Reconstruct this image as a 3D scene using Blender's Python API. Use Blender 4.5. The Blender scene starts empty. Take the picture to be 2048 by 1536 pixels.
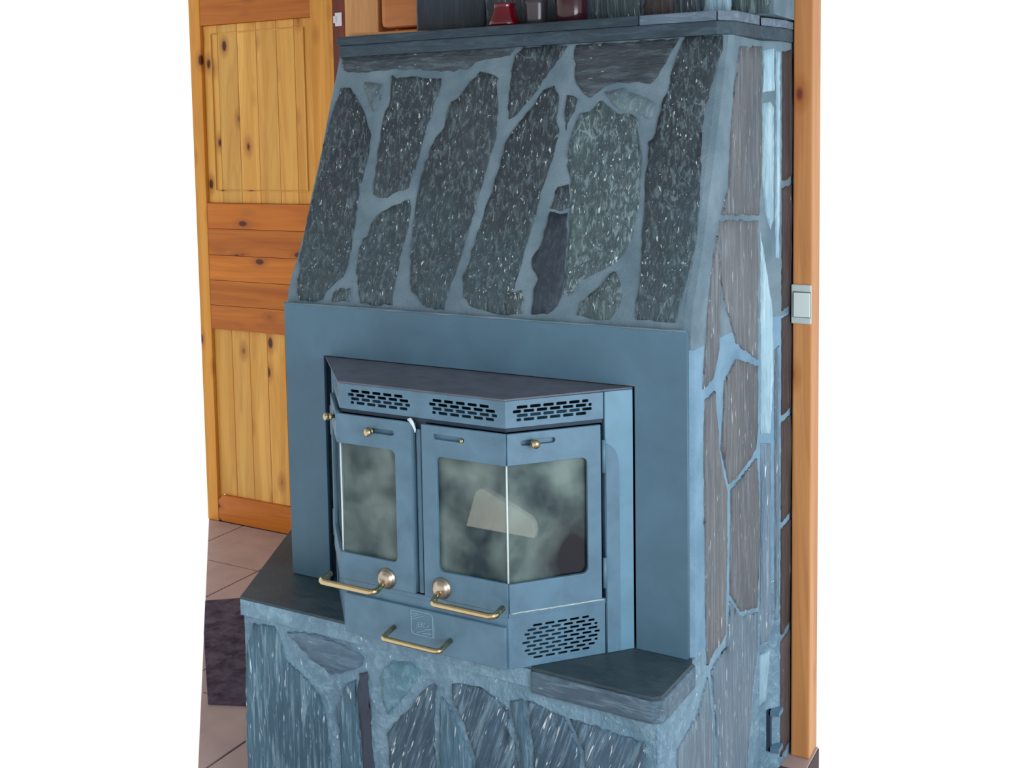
import bpy, bmesh, math, random
from mathutils import Vector, Matrix, noise
random.seed(4)
C = bpy.context.scene.collection
sc = bpy.context.scene

# ------------------------------------------------------------------ camera
F_PX, PITCH, ROLL, YAW = 2291.37, 0.0828168, -0.0165589, -0.5154686
CAM = Vector((1.89824, -2.21337, 1.10748))
SHX, SHY = -13.286, -303.42
_F = Vector((math.sin(YAW)*math.cos(PITCH), math.cos(YAW)*math.cos(PITCH), -math.sin(PITCH)))
_R0 = Vector((math.cos(YAW), -math.sin(YAW), 0)); _U0 = _R0.cross(_F)
_R = math.cos(ROLL)*_R0 + math.sin(ROLL)*_U0
_U = -math.sin(ROLL)*_R0 + math.cos(ROLL)*_U0
cd = bpy.data.cameras.new('camera'); cam = bpy.data.objects.new('camera', cd); C.objects.link(cam)
cam.matrix_world = Matrix(((_R.x, _U.x, -_F.x, CAM.x), (_R.y, _U.y, -_F.y, CAM.y), (_R.z, _U.z, -_F.z, CAM.z), (0, 0, 0, 1)))
cd.sensor_width = 36; cd.lens = F_PX/2048*36; cd.shift_x = -SHX/2048; cd.shift_y = SHY/2048
cd.clip_start = 0.05
sc.camera = cam

# ------------------------------------------------------------------ light
w = bpy.data.worlds.new('world'); sc.world = w; w.use_nodes = True
w.node_tree.nodes['Background'].inputs[0].default_value = (1, 1, 1, 1)
w.node_tree.nodes['Background'].inputs[1].default_value = 1.0
def area(name, loc, tgt, sx, sy, power, col):
    l = bpy.data.lights.new(name, 'AREA'); l.shape = 'RECTANGLE'; l.size = sx; l.size_y = sy
    l.energy = power; l.color = col
    o = bpy.data.objects.new(name, l); C.objects.link(o); o.location = loc
    o.rotation_euler = (Vector(tgt)-Vector(loc)).to_track_quat('-Z', 'Y').to_euler()
area('window_light', (3.6, -1.4, 0.9), (0.8, 0.1, 0.5), 1.5, 1.5, 62, (0.86, 0.95, 1.0))
sc.view_settings.view_transform = 'Standard'; sc.view_settings.look = 'None'
sc.view_settings.exposure = 0.05; sc.view_settings.gamma = 1; sc.view_settings.use_curve_mapping = False

# ------------------------------------------------------------------ pixel -> point on a real surface
def ray(u, v):
    return _F + _R*(u-1024-SHX)/F_PX - _U*(v-768-SHY)/F_PX
def hit(u, v, p0, n):
    d = ray(u, v); return CAM + d*((Vector(p0)-CAM).dot(n)/d.dot(n))

# ------------------------------------------------------------------ materials
def sl(c):   # sRGB 0-255 -> linear
    return tuple((x/255/12.92 if x/255 <= .04045 else ((x/255+.055)/1.055)**2.4) for x in c)
class NT:
    def __init__(s, name):
        s.m = bpy.data.materials.new(name); s.m.use_nodes = True; s.t = s.m.node_tree
        s.b = s.t.nodes['Principled BSDF']
    def n(s, typ, **kw):
        o = s.t.nodes.new(typ)
        for k, v in kw.items(): setattr(o, k, v)
        return o
    def l(s, a, b): s.t.links.new(a, b)
    def coord(s, scale=(1, 1, 1), rot=(0, 0, 0), rnd=True):
        tc = s.n('ShaderNodeTexCoord'); mp = s.n('ShaderNodeMapping')
        src = tc.outputs['Object']
        if rnd:
            oi = s.n('ShaderNodeObjectInfo'); ad = s.n('ShaderNodeVectorMath', operation='MULTIPLY_ADD')
            s.l(oi.outputs['Random'], ad.inputs[0]); ad.inputs[1].default_value = (7, 13, 5); s.l(src, ad.inputs[2]); src = ad.outputs[0]
        mp.vector_type = 'POINT'
        mp.inputs['Rotation'].default_value = rot; 
        m2 = s.n('ShaderNodeVectorMath', operation='MULTIPLY'); m2.inputs[1].default_value = scale
        s.l(src, mp.inputs['Vector']); s.l(mp.outputs[0], m2.inputs[0]); return m2.outputs[0]
    def noise(s, vec, scale=1, detail=4, rough=.6, dist=0):
        o = s.n('ShaderNodeTexNoise'); o.inputs['Scale'].default_value = scale; o.inputs['Detail'].default_value = detail
        o.inputs['Roughness'].default_value = rough; o.inputs['Distortion'].default_value = dist
        s.l(vec, o.inputs['Vector']); return o.outputs['Fac']
    def ramp(s, fac, stops):
        o = s.n('ShaderNodeValToRGB'); e = o.color_ramp.elements
        e[0].position, e[0].color = stops[0][0], (*stops[0][1], 1); e[1].position, e[1].color = stops[-1][0], (*stops[-1][1], 1)
        for p, c in stops[1:-1]:
            x = e.new(p); x.color = (*c, 1)
        s.l(fac, o.inputs[0]); return o.outputs[0]
    def mix(s, fac, a, b, bt='MIX'):
        o = s.n('ShaderNodeMix', data_type='RGBA', blend_type=bt)
        for v, i in ((fac, 0), (a, 6), (b, 7)):
            if isinstance(v, (int, float)): o.inputs[i].default_value = v
            elif isinstance(v, tuple): o.inputs[i].default_value = (*v, 1)
            else: s.l(v, o.inputs[i])
        return o.outputs[2]
    def rng(s, v, a, b, c, d):
        o = s.n('ShaderNodeMapRange'); s.l(v, o.inputs[0])
        for i, x in enumerate((a, b, c, d)): o.inputs[i+1].default_value = x
        return o.outputs[0]
    def bump(s, h, strength, dist):
        o = s.n('ShaderNodeBump'); o.inputs['Strength'].default_value = strength; o.inputs['Distance'].default_value = dist
        s.l(h, o.inputs['Height']); s.l(o.outputs[0], s.b.inputs['Normal'])
def setp(b, **kw):
    for k, v in kw.items():
        b.inputs[k.replace('_', ' ')].default_value = v

def slate(name, c1, c2, pale, ax='z', slant=0.0, fleck=.70, fleckc=(190, 205, 205), rough=.6, spec=.3, streak=.45, bump=.8, fs=1.0, veins=0.0, zlow=None):
    s = NT(name)
    if ax == 'z': sc1, sc2, rot = (105, 105, 7), (175*fs, 175*fs, 19*fs), (0, slant, 0)
    elif ax == 'x': sc1, sc2, rot = (11, 60, 60), (34*fs, 150*fs, 150*fs), (0, slant, 0)
    else: sc1, sc2, rot = (30, 30, 30), (110, 110, 60), (0, 0, 0)
    v1 = s.coord(sc1, rot); v2 = s.coord(sc2, rot); v0 = s.coord((5, 5, 3.5), rot)
    big = s.noise(v0, 1, 3, .6); st = s.noise(v1, 1, 5, .68, .6); fk = s.noise(v2, 1, 2, .5, .3)
    oi = s.n('ShaderNodeObjectInfo')
    base = s.mix(s.rng(big, .35, .65, 0, 1), sl(c1), sl(c2))
    if zlow:    # paler stone towards the foot of the hood
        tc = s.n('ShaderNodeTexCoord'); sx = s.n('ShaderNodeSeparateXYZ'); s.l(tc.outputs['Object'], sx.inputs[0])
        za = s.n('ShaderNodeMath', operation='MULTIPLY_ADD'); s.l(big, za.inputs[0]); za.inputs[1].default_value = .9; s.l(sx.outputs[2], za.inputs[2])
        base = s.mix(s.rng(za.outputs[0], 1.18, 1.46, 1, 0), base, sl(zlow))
    base = s.mix(s.rng(st, .50, .64, 0, streak), base, sl(pale))
    base = s.mix(s.rng(st, .30, .46, .45, 0), base, tuple(x*.55 for x in sl(c1)))
    gate = s.noise(s.coord((16, 16, 10), rot), 1, 2, .5)
    f = s.n('ShaderNodeMath', operation='MULTIPLY'); s.l(s.rng(fk, fleck, fleck+.04, 0, 1), f.inputs[0]); s.l(s.rng(gate, .40, .50, .25, 1), f.inputs[1])
    base = s.mix(f.outputs[0], base, sl(fleckc))
    hv = s.n('ShaderNodeHueSaturation'); s.l(base, hv.inputs['Color']); s.l(s.rng(oi.outputs['Random'], 0, 1, .86, 1.14), hv.inputs['Value'])
    s.l(hv.outputs[0], s.b.inputs['Base Color'])
    if veins:
        vn = s.noise(s.coord((14, 14, 4), rot), 1, 2, .55, .6); ab = s.n('ShaderNodeMath', operation='SUBTRACT'); s.l(vn, ab.inputs[0]); ab.inputs[1].default_value = .5
        a2 = s.n('ShaderNodeMath', operation='ABSOLUTE'); s.l(ab.outputs[0], a2.inputs[0])
        gg = s.n('ShaderNodeMath', operation='MULTIPLY'); s.l(s.rng(a2.outputs[0], .003, .007, veins, 0), gg.inputs[0]); s.l(s.rng(gate, .40, .45, 1, 0), gg.inputs[1])
        s.l(s.mix(gg.outputs[0], hv.outputs[0], sl(pale)), s.b.inputs['Base Color'])
    hgt = s.n('ShaderNodeMath', operation='ADD'); s.l(st, hgt.inputs[0]); s.l(s.rng(fk, .3, .8, 0, .35), hgt.inputs[1])
    s.bump(hgt.outputs[0], bump, .006)
    s.l(s.rng(st, .35, .7, rough-.12, rough+.15), s.b.inputs['Roughness']); setp(s.b, Specular_IOR_Level=spec)
    return s.m
def mortar(name, c1, c2, k=1):
    s = NT(name); v = s.coord((1, 1, 1), rnd=False)
    n1 = s.noise(v, 9*k, 5, .6, .3); n2 = s.noise(v, 220, 3, .6)
    base = s.mix(s.rng(n1, .35, .68, 0, 1), sl(c1), sl(c2))
    base = s.mix(s.rng(n2, .62, .75, 0, .35), base, tuple(x*.5 for x in sl(c1)))
    s.l(base, s.b.inputs['Base Color']); setp(s.b, Roughness=.85, Specular_IOR_Level=.15)
    a = s.n('ShaderNodeMath', operation='MULTIPLY_ADD'); s.l(n1, a.inputs[0]); a.inputs[1].default_value = 3; s.l(n2, a.inputs[2])
    s.bump(a.outputs[0], .5, .003); return s.m
def wood(name, pale, dark, ax='z', knots=True, knotc=(95, 45, 15), rough=.45, fine=1.0):
    s = NT(name)
    st = {'z': (1, 1, .06), 'x': (.06, 1, 1)}[ax]
    v = s.coord(tuple(60*q*fine for q in st)); vb = s.coord(tuple(11*q for q in st))
    g = s.noise(v, 1, 4, .65, .8); b = s.noise(vb, 1, 2, .5, 1.2)
    wv = s.n('ShaderNodeMath', operation='SINE'); mm = s.n('ShaderNodeMath', operation='MULTIPLY'); mm.inputs[1].default_value = 48; s.l(b, mm.inputs[0]); s.l(mm.outputs[0], wv.inputs[0])
    base = s.mix(s.rng(b, .3, .7, 0, 1), sl(pale), sl(dark))
    base = s.mix(s.rng(wv.outputs[0], .2, 1, 0, .22), base, tuple(q*.72 for q in sl(dark)))
    base = s.mix(s.rng(g, .5, .75, 0, .35), base, tuple(q*.7 for q in sl(dark)))
    if knots:
        ks = {'z': (9.5, 9.5, 5), 'x': (5, 9.5, 9.5)}[ax]
        vv = s.coord(ks); vn = s.n('ShaderNodeTexVoronoi'); vn.inputs['Scale'].default_value = 1; s.l(vv, vn.inputs['Vector'])
        base = s.mix(s.rng(vn.outputs['Distance'], .13, .30, .55, 0), base, sl((150, 80, 25)))
        base = s.mix(s.rng(vn.outputs['Distance'], .085, .13, .97, 0), base, sl(knotc))
    oi = s.n('ShaderNodeObjectInfo'); hv = s.n('ShaderNodeHueSaturation'); s.l(base, hv.inputs['Color'])
    s.l(s.rng(oi.outputs['Random'], 0, 1, .88, 1.08), hv.inputs['Value'])
    s.l(hv.outputs[0], s.b.inputs['Base Color']); setp(s.b, Roughness=rough, Specular_IOR_Level=.35)
    s.bump(g, .12, .001); return s.m
def plain(name, c, rough=.5, metal=0, spec=.5, vary=.0, vs=6, bump=0):
    s = NT(name); setp(s.b, Roughness=rough, Metallic=metal, Specular_IOR_Level=spec)
    s.b.inputs['Base Color'].default_value = (*sl(c), 1)
    if vary:
        v = s.coord(rnd=False); n1 = s.noise(v, vs, 4, .6, .4); n2 = s.noise(v, 260, 2, .5)
        base = s.mix(s.rng(n1, .3, .7, 0, 1), tuple(x*(1-vary) for x in sl(c)), tuple(x*(1+vary) for x in sl(c)))
        base = s.mix(s.rng(n2, .74, .78, 0, .5), base, sl((150, 165, 175)))
        s.l(base, s.b.inputs['Base Color'])
        if bump: s.bump(n2, bump, .001)
    return s.m

M = {}
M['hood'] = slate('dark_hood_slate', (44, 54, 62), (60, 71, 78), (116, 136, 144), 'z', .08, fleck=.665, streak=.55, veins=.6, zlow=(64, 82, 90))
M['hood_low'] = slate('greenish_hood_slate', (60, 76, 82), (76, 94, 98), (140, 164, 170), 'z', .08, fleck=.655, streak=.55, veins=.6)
M['hood_h'] = slate('dark_cross_slate', (50, 60, 68), (66, 74, 82), (100, 118, 128), 'x', fleck=.69)
M['hood_smooth'] = slate('smooth_dark_slate', (38, 50, 60), (52, 63, 74), (84, 98, 110), 'z', .05, fleck=.9, streak=.35, bump=.3)
M['hood_grey'] = slate('grey_rubbed_slate', (84, 104, 114), (98, 118, 126), (128, 150, 158), 'n', fleck=.7)
M['base'] = slate('blue_base_slate', (58, 92, 112), (84, 120, 140), (142, 176, 194), 'z', 0, fleck=.66, streak=.6, fleckc=(205, 225, 235), bump=1)
M['base_d'] = slate('deep_blue_base_slate', (58, 84, 104), (80, 106, 126), (132, 162, 180), 'z', -.35, fleck=.655, streak=.6, fleckc=(215, 228, 232), bump=1)
M['base_t'] = slate('teal_base_slate', (74, 116, 134), (100, 142, 162), (142, 178, 194), 'n', 0, fleck=.7, streak=.6, bump=1)
M['base_g'] = slate('grey_blue_base_slate', (84, 112, 134), (104, 132, 154), (140, 168, 186), 'x', 0, fleck=.7, bump=1)
M['strip'] = slate('dark_strip_slate', (58, 68, 86), (68, 78, 96), (80, 94, 114), 'z', fleck=.9, streak=.2, bump=.3)
M['side'] = slate('brown_side_slate', (88, 94, 102), (106, 110, 114), (130, 146, 158), 'z', 0, fleck=.68, streak=.6, fleckc=(200, 215, 225), bump=1)
M['side_b'] = slate('blue_side_slate', (96, 120, 140), (112, 132, 148), (152, 178, 194), 'z', 0, fleck=.67, fleckc=(215, 230, 238), bump=1)
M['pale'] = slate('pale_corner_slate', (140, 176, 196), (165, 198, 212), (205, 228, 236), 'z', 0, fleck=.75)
M['brown'] = slate('dark_brown_slate', (58, 50, 52), (76, 68, 70), (100, 96, 100), 'z', 0, fleck=.74)
M['ledge'] = slate('polished_ledge_slate', (48, 64, 74), (64, 82, 90), (86, 104, 112), 'x', .3, fleck=.95, streak=.25, rough=.5, spec=.25, bump=.15)
M['mantel'] = slate('mantel_slate', (42, 57, 68), (54, 71, 83), (78, 98, 110), 'x', 0, fleck=.8, streak=.4, bump=.35)
M['mantel_l'] = slate('pale_mantel_slate', (92, 110, 128), (112, 128, 142), (140, 160, 172), 'x', 0, fleck=.8, bump=.35)
M['ledge_face'] = slate('slab_edge_slate', (64, 84, 100), (80, 102, 118), (120, 146, 162), 'x', 0, fleck=.72, bump=.6)
M['mort_hood'] = mortar('hood_mortar', (96, 117, 130), (120, 141, 153))
M['mort_base'] = slate('base_mortar', (96, 130, 152), (120, 154, 176), (154, 186, 204), 'n', fleck=.68, fleckc=(190, 215, 228), streak=.5, bump=1)
M['mort_side'] = mortar('side_mortar', (104, 138, 162), (126, 160, 184))
M['steel'] = plain('matt_blue_black_steel', (80, 112, 132), .5, 0, .3, .14, 5, .1)
M['steel_l'] = plain('worn_stove_steel', (88, 122, 144), .42, 0, .4, .16, 14, .1)
M['steel_top'] = plain('sooty_stove_top', (92, 98, 110), .5, 0, .3, .2, 20)
M['steel_c'] = plain('bright_column_steel', (100, 140, 164), .4, 0, .4, .1, 10)
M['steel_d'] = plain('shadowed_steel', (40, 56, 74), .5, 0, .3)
M['black'] = plain('soot_black', (14, 15, 17), .9, 0, .1)
M['grate'] = plain('inner_baffle', (52, 78, 96), .8, 0, .1)
M['brass'] = plain('polished_brass', (200, 182, 140), .14, 1, .5)
M['nickel'] = plain('tarnished_rosette', (188, 176, 158), .3, 1, .5, .12, 60)
M['cream'] = plain('cream_board', (250, 244, 222), .85, 0, .2, .04, 12)
M['rope'] = plain('white_rope_seal', (215, 230, 232), .9, 0, .1, .1, 300)
M['brick'] = plain('firebrick_lining', (120, 125, 112), .9, 0, .1, .25, 9)
M['pine'] = wood('pine_panel', (232, 180, 92), (206, 146, 60), knotc=(70, 22, 8))
M['pine_v'] = wood('pine_stile', (224, 162, 70), (200, 132, 44), knotc=(70, 22, 8))
M['pine_h'] = wood('orange_pine_rail', (206, 124, 36), (176, 92, 18), 'x', knotc=(80, 28, 8))
M['pine_l'] = wood('lacquered_post', (216, 162, 106), (200, 140, 84), knots=False)
M['pine_b'] = wood('rounded_log_wood', (206, 132, 76), (184, 108, 56), 'x')
M['post'] = wood('right_post_wood', (206, 148, 92), (176, 114, 66), knotc=(110, 50, 45), fine=.6)
M['jamb'] = wood('red_brown_jamb', (136, 62, 36), (104, 44, 28), knots=False)
M['strike'] = plain('white_strike', (226, 226, 236), .4)
M['switch'] = plain('switch_plastic', (186, 200, 200), .35)
M['switch_d'] = plain('switch_gap', (70, 90, 98), .5)
M['rocker'] = plain('rocker_plastic', (206, 220, 220), .3)
M['tile'] = plain('pinkish_floor_tile', (176, 152, 148), .5, 0, .3, .12, 6)
M['grout'] = plain('dark_grout', (74, 60, 62), .9)
M['dark_patch'] = plain('mottled_grey_patch', (84, 76, 90), .95, 0, .05, .55, 26, .6)
M['ruby'] = plain('ruby_glass', (96, 4, 20), .08, 0, .6)
M['smoke'] = plain('smoked_glass', (62, 56, 66), .2, 0, .5, .15, 20)
M['maroon'] = plain('maroon_glass', (58, 24, 34), .15, 0, .5)
M['ceil'] = plain('pale_ceiling', (176, 178, 180), .8)
M['badge_pale'] = plain('pale_badge_relief', (132, 164, 182), .4, 0, .4)  # paler than the drawer steel, so the raised marks stand out
M['sealant'] = plain('white_scorched_seal', (172, 190, 192), .8, 0, .2, .2, 80)

def glassmat():
    s = NT('sooty_stove_glass')
    v = s.coord((1, 1, 1), rnd=False); n1 = s.noise(v, 8, 4, .5, .2); n2 = s.noise(v, 40, 4, .7, .4)
    col = s.mix(s.rng(n1, .35, .65, 0, 1), sl((62, 86, 96)), sl((146, 168, 164)))
    col = s.mix(s.rng(n2, .52, .72, 0, .35), col, sl((136, 156, 156)))
    # black soot patch burnt on the outer pane, low at its hinge side
    tc = s.n('ShaderNodeTexCoord'); mp = s.n('ShaderNodeVectorMath', operation='SUBTRACT'); mp.inputs[1].default_value = (.850, -.107, .232)
    m2 = s.n('ShaderNodeVectorMath', operation='MULTIPLY'); m2.inputs[1].default_value = (13, 13, 9)
    ln = s.n('ShaderNodeVectorMath', operation='LENGTH'); s.l(tc.outputs['Object'], mp.inputs[0]); s.l(mp.outputs[0], m2.inputs[0]); s.l(m2.outputs[0], ln.inputs[0])
    ad = s.n('ShaderNodeMath', operation='ADD'); s.l(ln.outputs['Value'], ad.inputs[0]); s.l(s.rng(n1, 0, 1, -.5, .5), ad.inputs[1])
    pt = s.rng(ad.outputs[0], .35, 1.1, 1, 0)
    col = s.mix(pt, col, sl((10, 20, 32)))
    s.l(col, s.b.inputs['Base Color'])
    al = s.n('ShaderNodeMath', operation='MAXIMUM'); s.l(s.rng(n1, .32, .68, .22, .50), al.inputs[0]); s.l(pt, al.inputs[1])
    s.l(al.outputs[0], s.b.inputs['Alpha']); setp(s.b, Roughness=.18, Specular_IOR_Level=.5)
    return s.m
M['glass'] = glassmat()

# ------------------------------------------------------------------ object helpers
def obj(name, me, parent=None, **pr):
    o = bpy.data.objects.new(name, me); C.objects.link(o)
    if parent: o.parent = parent; o.matrix_parent_inverse = Matrix.Translation(-PL.get(parent.name, Vector()))
    for k, v in pr.items(): o[k] = v
    return o
PL = {}
def empty(name, loc=(0, 0, 0), **pr):
    o = bpy.data.objects.new(name, None); C.objects.link(o); o.location = loc; o.empty_display_size = .1
    PL[o.name] = Vector(loc)
    for k, v in pr.items(): o[k] = v
    return o
def mesh_bm(bm, mat, smooth=False):
    me = bpy.data.meshes.new('mesh'); bmesh.ops.recalc_face_normals(bm, faces=bm.faces)
    bm.to_mesh(me); bm.free()
    for m in (mat if isinstance(mat, (list, tuple)) else [mat]): me.materials.append(M[m])
    if smooth:
        for p in me.polygons: p.use_smooth = True
    return me
def box_bm(x0, x1, y0, y1, z0, z1, bev=.0):
    bm = bmesh.new(); bmesh.ops.create_cube(bm, size=1)
    for v in bm.verts: v.co = Vector(((x0+x1)/2+v.co.x*(x1-x0), (y0+y1)/2+v.co.y*(y1-y0), (z0+z1)/2+v.co.z*(z1-z0)))
    if bev: bmesh.ops.bevel(bm, geom=bm.edges[:], offset=bev, segments=2, affect='EDGES', profile=.6)
    return bm
def box(name, b, mat, parent=None, bev=.002, **pr):
    return obj(name, mesh_bm(box_bm(*b, bev), mat), parent, **pr)
def prism_bm(poly, z0, z1, bev=0):
    bm = bmesh.new(); a = [bm.verts.new((x, y, z0)) for x, y in poly]; b = [bm.verts.new((x, y, z1)) for x, y in poly]
    bm.faces.new(a); bm.faces.new(b); n = len(poly)
    for i in range(n): bm.faces.new((a[i], a[(i+1) % n], b[(i+1) % n], b[i]))
    if bev: bmesh.ops.bevel(bm, geom=bm.edges[:], offset=bev, segments=2, affect='EDGES', profile=.6)
    return bm
def tube_bm(pts, r, n=12, bm=None, cap=True):
    bm = bm or bmesh.new(); pts = [Vector(p) for p in pts]; rs = r if isinstance(r, (list, tuple)) else [r]*len(pts)
    rings = []; up = Vector((0, 0, 1))
    for i, p in enumerate(pts):
        t = (pts[min(i+1, len(pts)-1)]-pts[max(i-1, 0)]).normalized()
        if abs(t.dot(up)) > .95: up = Vector((1, 0, 0))
        a = t.cross(up).normalized(); b = t.cross(a).normalized(); up = -b if (-b).length else up
        rings.append([bm.verts.new(p+(a*math.cos(k*2*math.pi/n)+b*math.sin(k*2*math.pi/n))*rs[i]) for k in range(n)])
    for i in range(len(rings)-1):
        for k in range(n): bm.faces.new((rings[i][k], rings[i][(k+1) % n], rings[i+1][(k+1) % n], rings[i+1][k]))
    if cap: bm.faces.new(rings[0]); bm.faces.new(rings[-1])
    return bm
def lathe_bm(prof, org, axis, n=28, bm=None):
    bm = bm or bmesh.new(); q = Vector(axis).normalized().to_track_quat('Z', 'Y'); org = Vector(org); rings = []
    for r, h in prof:
        rings.append([bm.verts.new(org+q @ Vector((max(r, 1e-4)*math.cos(k*2*math.pi/n), max(r, 1e-4)*math.sin(k*2*math.pi/n), h))) for k in range(n)])
    for i in range(len(rings)-1):
        for k in range(n): bm.faces.new((rings[i][k], rings[i][(k+1) % n], rings[i+1][(k+1) % n], rings[i+1][k]))
    bm.faces.new(rings[0]); bm.faces.new(rings[-1]); return bm
def rr(x0, x1, y0, y1, r, n=6, corners=(1, 1, 1, 1)):   # rounded rectangle, bl br tr tl
    P = []
    for i, (cx, cy, a) in enumerate(((x0, y0, 180), (x1, y0, 270), (x1, y1, 0), (x0, y1, 90))):
        if not corners[i]: P.append((cx, cy)); continue
        ox = cx+r if cx == x0 else cx-r; oy = cy+r if cy == y0 else cy-r
        for k in range(n+1):
            t = math.radians(a+90*k/n); P.append((ox+r*math.cos(t), oy+r*math.sin(t)))
    return P
def panel_me(loops, t, fn, mat, bev=.0008):
    """flat sheet with holes; local (a,b,c) -> 3D through fn, front face at c=0, back at c=-t"""
    cu = bpy.data.curves.new('c', 'CURVE'); cu.dimensions = '2D'; cu.fill_mode = 'BOTH'
    for L in loops:
        s = cu.splines.new('POLY'); s.points.add(len(L)-1); s.use_cyclic_u = True
        for p, (x, y) in zip(s.points, L): p.co = (x, y, 0, 1)
    cu.extrude = max(t/2-bev, .0002); cu.bevel_depth = bev; cu.bevel_resolution = 1; cu.offset = -bev
    o = bpy.data.objects.new('tmp', cu); C.objects.link(o)
    dg = bpy.context.evaluated_depsgraph_get(); me = bpy.data.meshes.new_from_object(o.evaluated_get(dg))
    bpy.data.objects.remove(o); bpy.data.curves.remove(cu)
    for v in me.vertices: v.co = fn(v.co.x, v.co.y, v.co.z-t/2)
    bm = bmesh.new(); bm.from_mesh(me); bmesh.ops.remove_doubles(bm, verts=bm.verts, dist=1e-5); bpy.data.meshes.remove(me)
    return mesh_bm(bm, mat)
def join(mes):
    bm = bmesh.new()
    for m in mes: bm.from_mesh(m)
    me = bpy.data.meshes.new('mesh'); bm.to_mesh(me); bm.free()
    for m in mes[0].materials: me.materials.append(m)
    return me

# ================================================================== SETTING
FZ = -0.4955; W = 1.0775; YW = 1.3065
# floor: base slab with individually laid tiles; the visible floor ends at the edge of the modelled set
cutA, cutB = Vector((-1.60, 1.335)), Vector((1.62, -2.10))
fl = [(cutA.x, cutA.y), (cutB.x, cutB.y), (3.2, -2.4), (3.2, .30), (1.176, .45), (1.176, .68), (.3, .68), (.3, YW+.02)]
floor = empty('floor', (0, 0, FZ), kind='structure')
obj('floor_slab', mesh_bm(prism_bm(fl, FZ-.06, FZ-.004), 'grout'), floor)
def clip(poly, p, n):
    out = []
    for i in range(len(poly)):
        a, b = Vector(poly[i]), Vector(poly[(i+1) % len(poly)]); da, db = (a-p).dot(n), (b-p).dot(n)
        if da >= 0: out.append(tuple(a))
        if (da >= 0) != (db >= 0): out.append(tuple(a+(b-a)*(da/(da-db))))
    return out
cn = Vector((cutB.y-cutA.y, -(cutB.x-cutA.x)))*-1; cn.normalize()
if (Vector((1, 1))-cutA).dot(cn) < 0: cn = -cn
g = .003
for i in range(-5, 9):
    for j in range(-7, 4):
        x0, y0 = -.182+.4*i, .95+.4*(j-2)-.4
        P = [(x0+g, y0+g), (x0+.4-g, y0+g), (x0+.4-g, y0+.4-g), (x0+g, y0+.4-g)]
        P = clip(P, cutA, cn)
        P = clip(P, Vector((0, YW)), Vector((0, -1))) if P else P
        if y0 > .3: P = clip(P, Vector((1.174, 0)), Vector((-1, 0))) if P else P
        if y0 > .3 and x0 > .3: P = clip(P, Vector((0, .679)), Vector((0, -1))) if P else P
        P = clip(P, Vector((3.19, 0)), Vector((-1, 0))) if P else P
        P = clip(P, Vector((1.2, .449)), Vector((-.075, -1))) if P and x0 > .8 and y0 < .3 and y0 > -.2 else P
        P = clip(P, Vector((1.66, -2.09)), Vector((.19, 1))) if P else P
        P = clip(P, Vector((-1.60, 0)), Vector((1, 0))) if P else P
        if len(P) < 3: continue
        Q = []
        for p in P:
            if not Q or (Vector(p)-Vector(Q[-1])).length > .004: Q.append(p)
        if len(Q) > 2 and (Vector(Q[0])-Vector(Q[-1])).length < .004: Q.pop()
        if len(Q) < 3: continue
        A = abs(sum(Q[k][0]*Q[(k+1) % len(Q)][1]-Q[(k+1) % len(Q)][0]*Q[k][1] for k in range(len(Q))))/2
        if A < .003: continue
        obj('tile', mesh_bm(prism_bm(Q, FZ-.012, FZ+random.uniform(-.0006, .0006), .0012), 'tile'), floor)
obj('unseen_ceiling', mesh_bm(box_bm(-1.6, 3.6, -3.6, YW, 1.95, 2.0), 'ceil'), kind='structure')  # unseen ceiling, added to block world light from above

# ---- wall at the back left: large framed pine door
d = empty('door_1', (-1.2, YW, FZ), kind='structure')
XL, XR = -1.578, -.829; yf = YW
box('stile', (XL, -1.518, yf, yf+.04, FZ, 1.93), 'pine_v', d, .003)
box('stile', (-.945, XR, yf, yf+.04, FZ, 1.93), 'pine_v', d, .003)
def boards(zs, x0, x1, m, y):
    for a, b in zip(zs[:-1], zs[1:]): box('rail', (x0, x1, y, y+.034, a+.0006, b-.0006), m, d, .002)
boards([1.582, 1.70, 1.93], -1.518, -.945, 'pine_h', yf+.002)
boards([.329, .43, .535, .64, .75, .856], -1.518, -.945, 'pine_h', yf+.002)
_r = obj('rail', mesh_bm(prism_bm([(-.945, FZ+.002), (-1.50, FZ+.002), (-1.518, FZ+.02), (-1.518, -.405), (-1.49, -.381), (-.945, -.381)], 0, .036, .002), 'pine_h'), d)
for v in _r.data.vertices: v.co = Vector((v.co.x, yf+.038-v.co.z, v.co.y))
def infill(z0, z1, xs):
    for a, b in zip(xs[:-1], xs[1:]): box('panel_board', (a+.0008, b-.0008, yf+.016, yf+.034, z0, z1), 'pine', d, .0025)
infill(.856, 1.582, [-1.518, -1.44, -1.335, -1.235, -1.13, -1.04, -.945])
infill(-.381, .329, [-1.518, -1.42, -1.325, -1.23, -1.135, -1.04, -.945])
# raised field of the upper panel
for b in ((-1.475, -1.470, .91, 1.545), (-.995, -.988, .91, 1.545)):
    box('moulding', (b[0], b[1], yf+.010, yf+.018, b[2], b[3]), 'pine', d, .002)
box('moulding', (-1.475, -.988, yf+.013, yf+.018, 1.545, 1.549), 'pine', d, .001)
box('moulding', (-1.475, -.988, yf+.013, yf+.018, .906, .910), 'pine', d, .001)
tr = empty('trim_1', (-.80, YW, FZ), kind='structure')
box('jamb', (-.822, -.762, yf-.02, yf+.06, FZ, 1.93), 'jamb', tr)
box('strike_plate', (-.806, -.775, yf-.024, yf-.0195, 1.535, 1.585), 'strike', tr, .001)
box('strike_plate', (-.812, -.800, yf-.027, yf-.0235, 1.547, 1.573), 'strike', tr, .001)
box('wall_back', (-.762, .30, yf, yf+.05, FZ, 1.93), 'pine_l', kind='structure')
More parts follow.
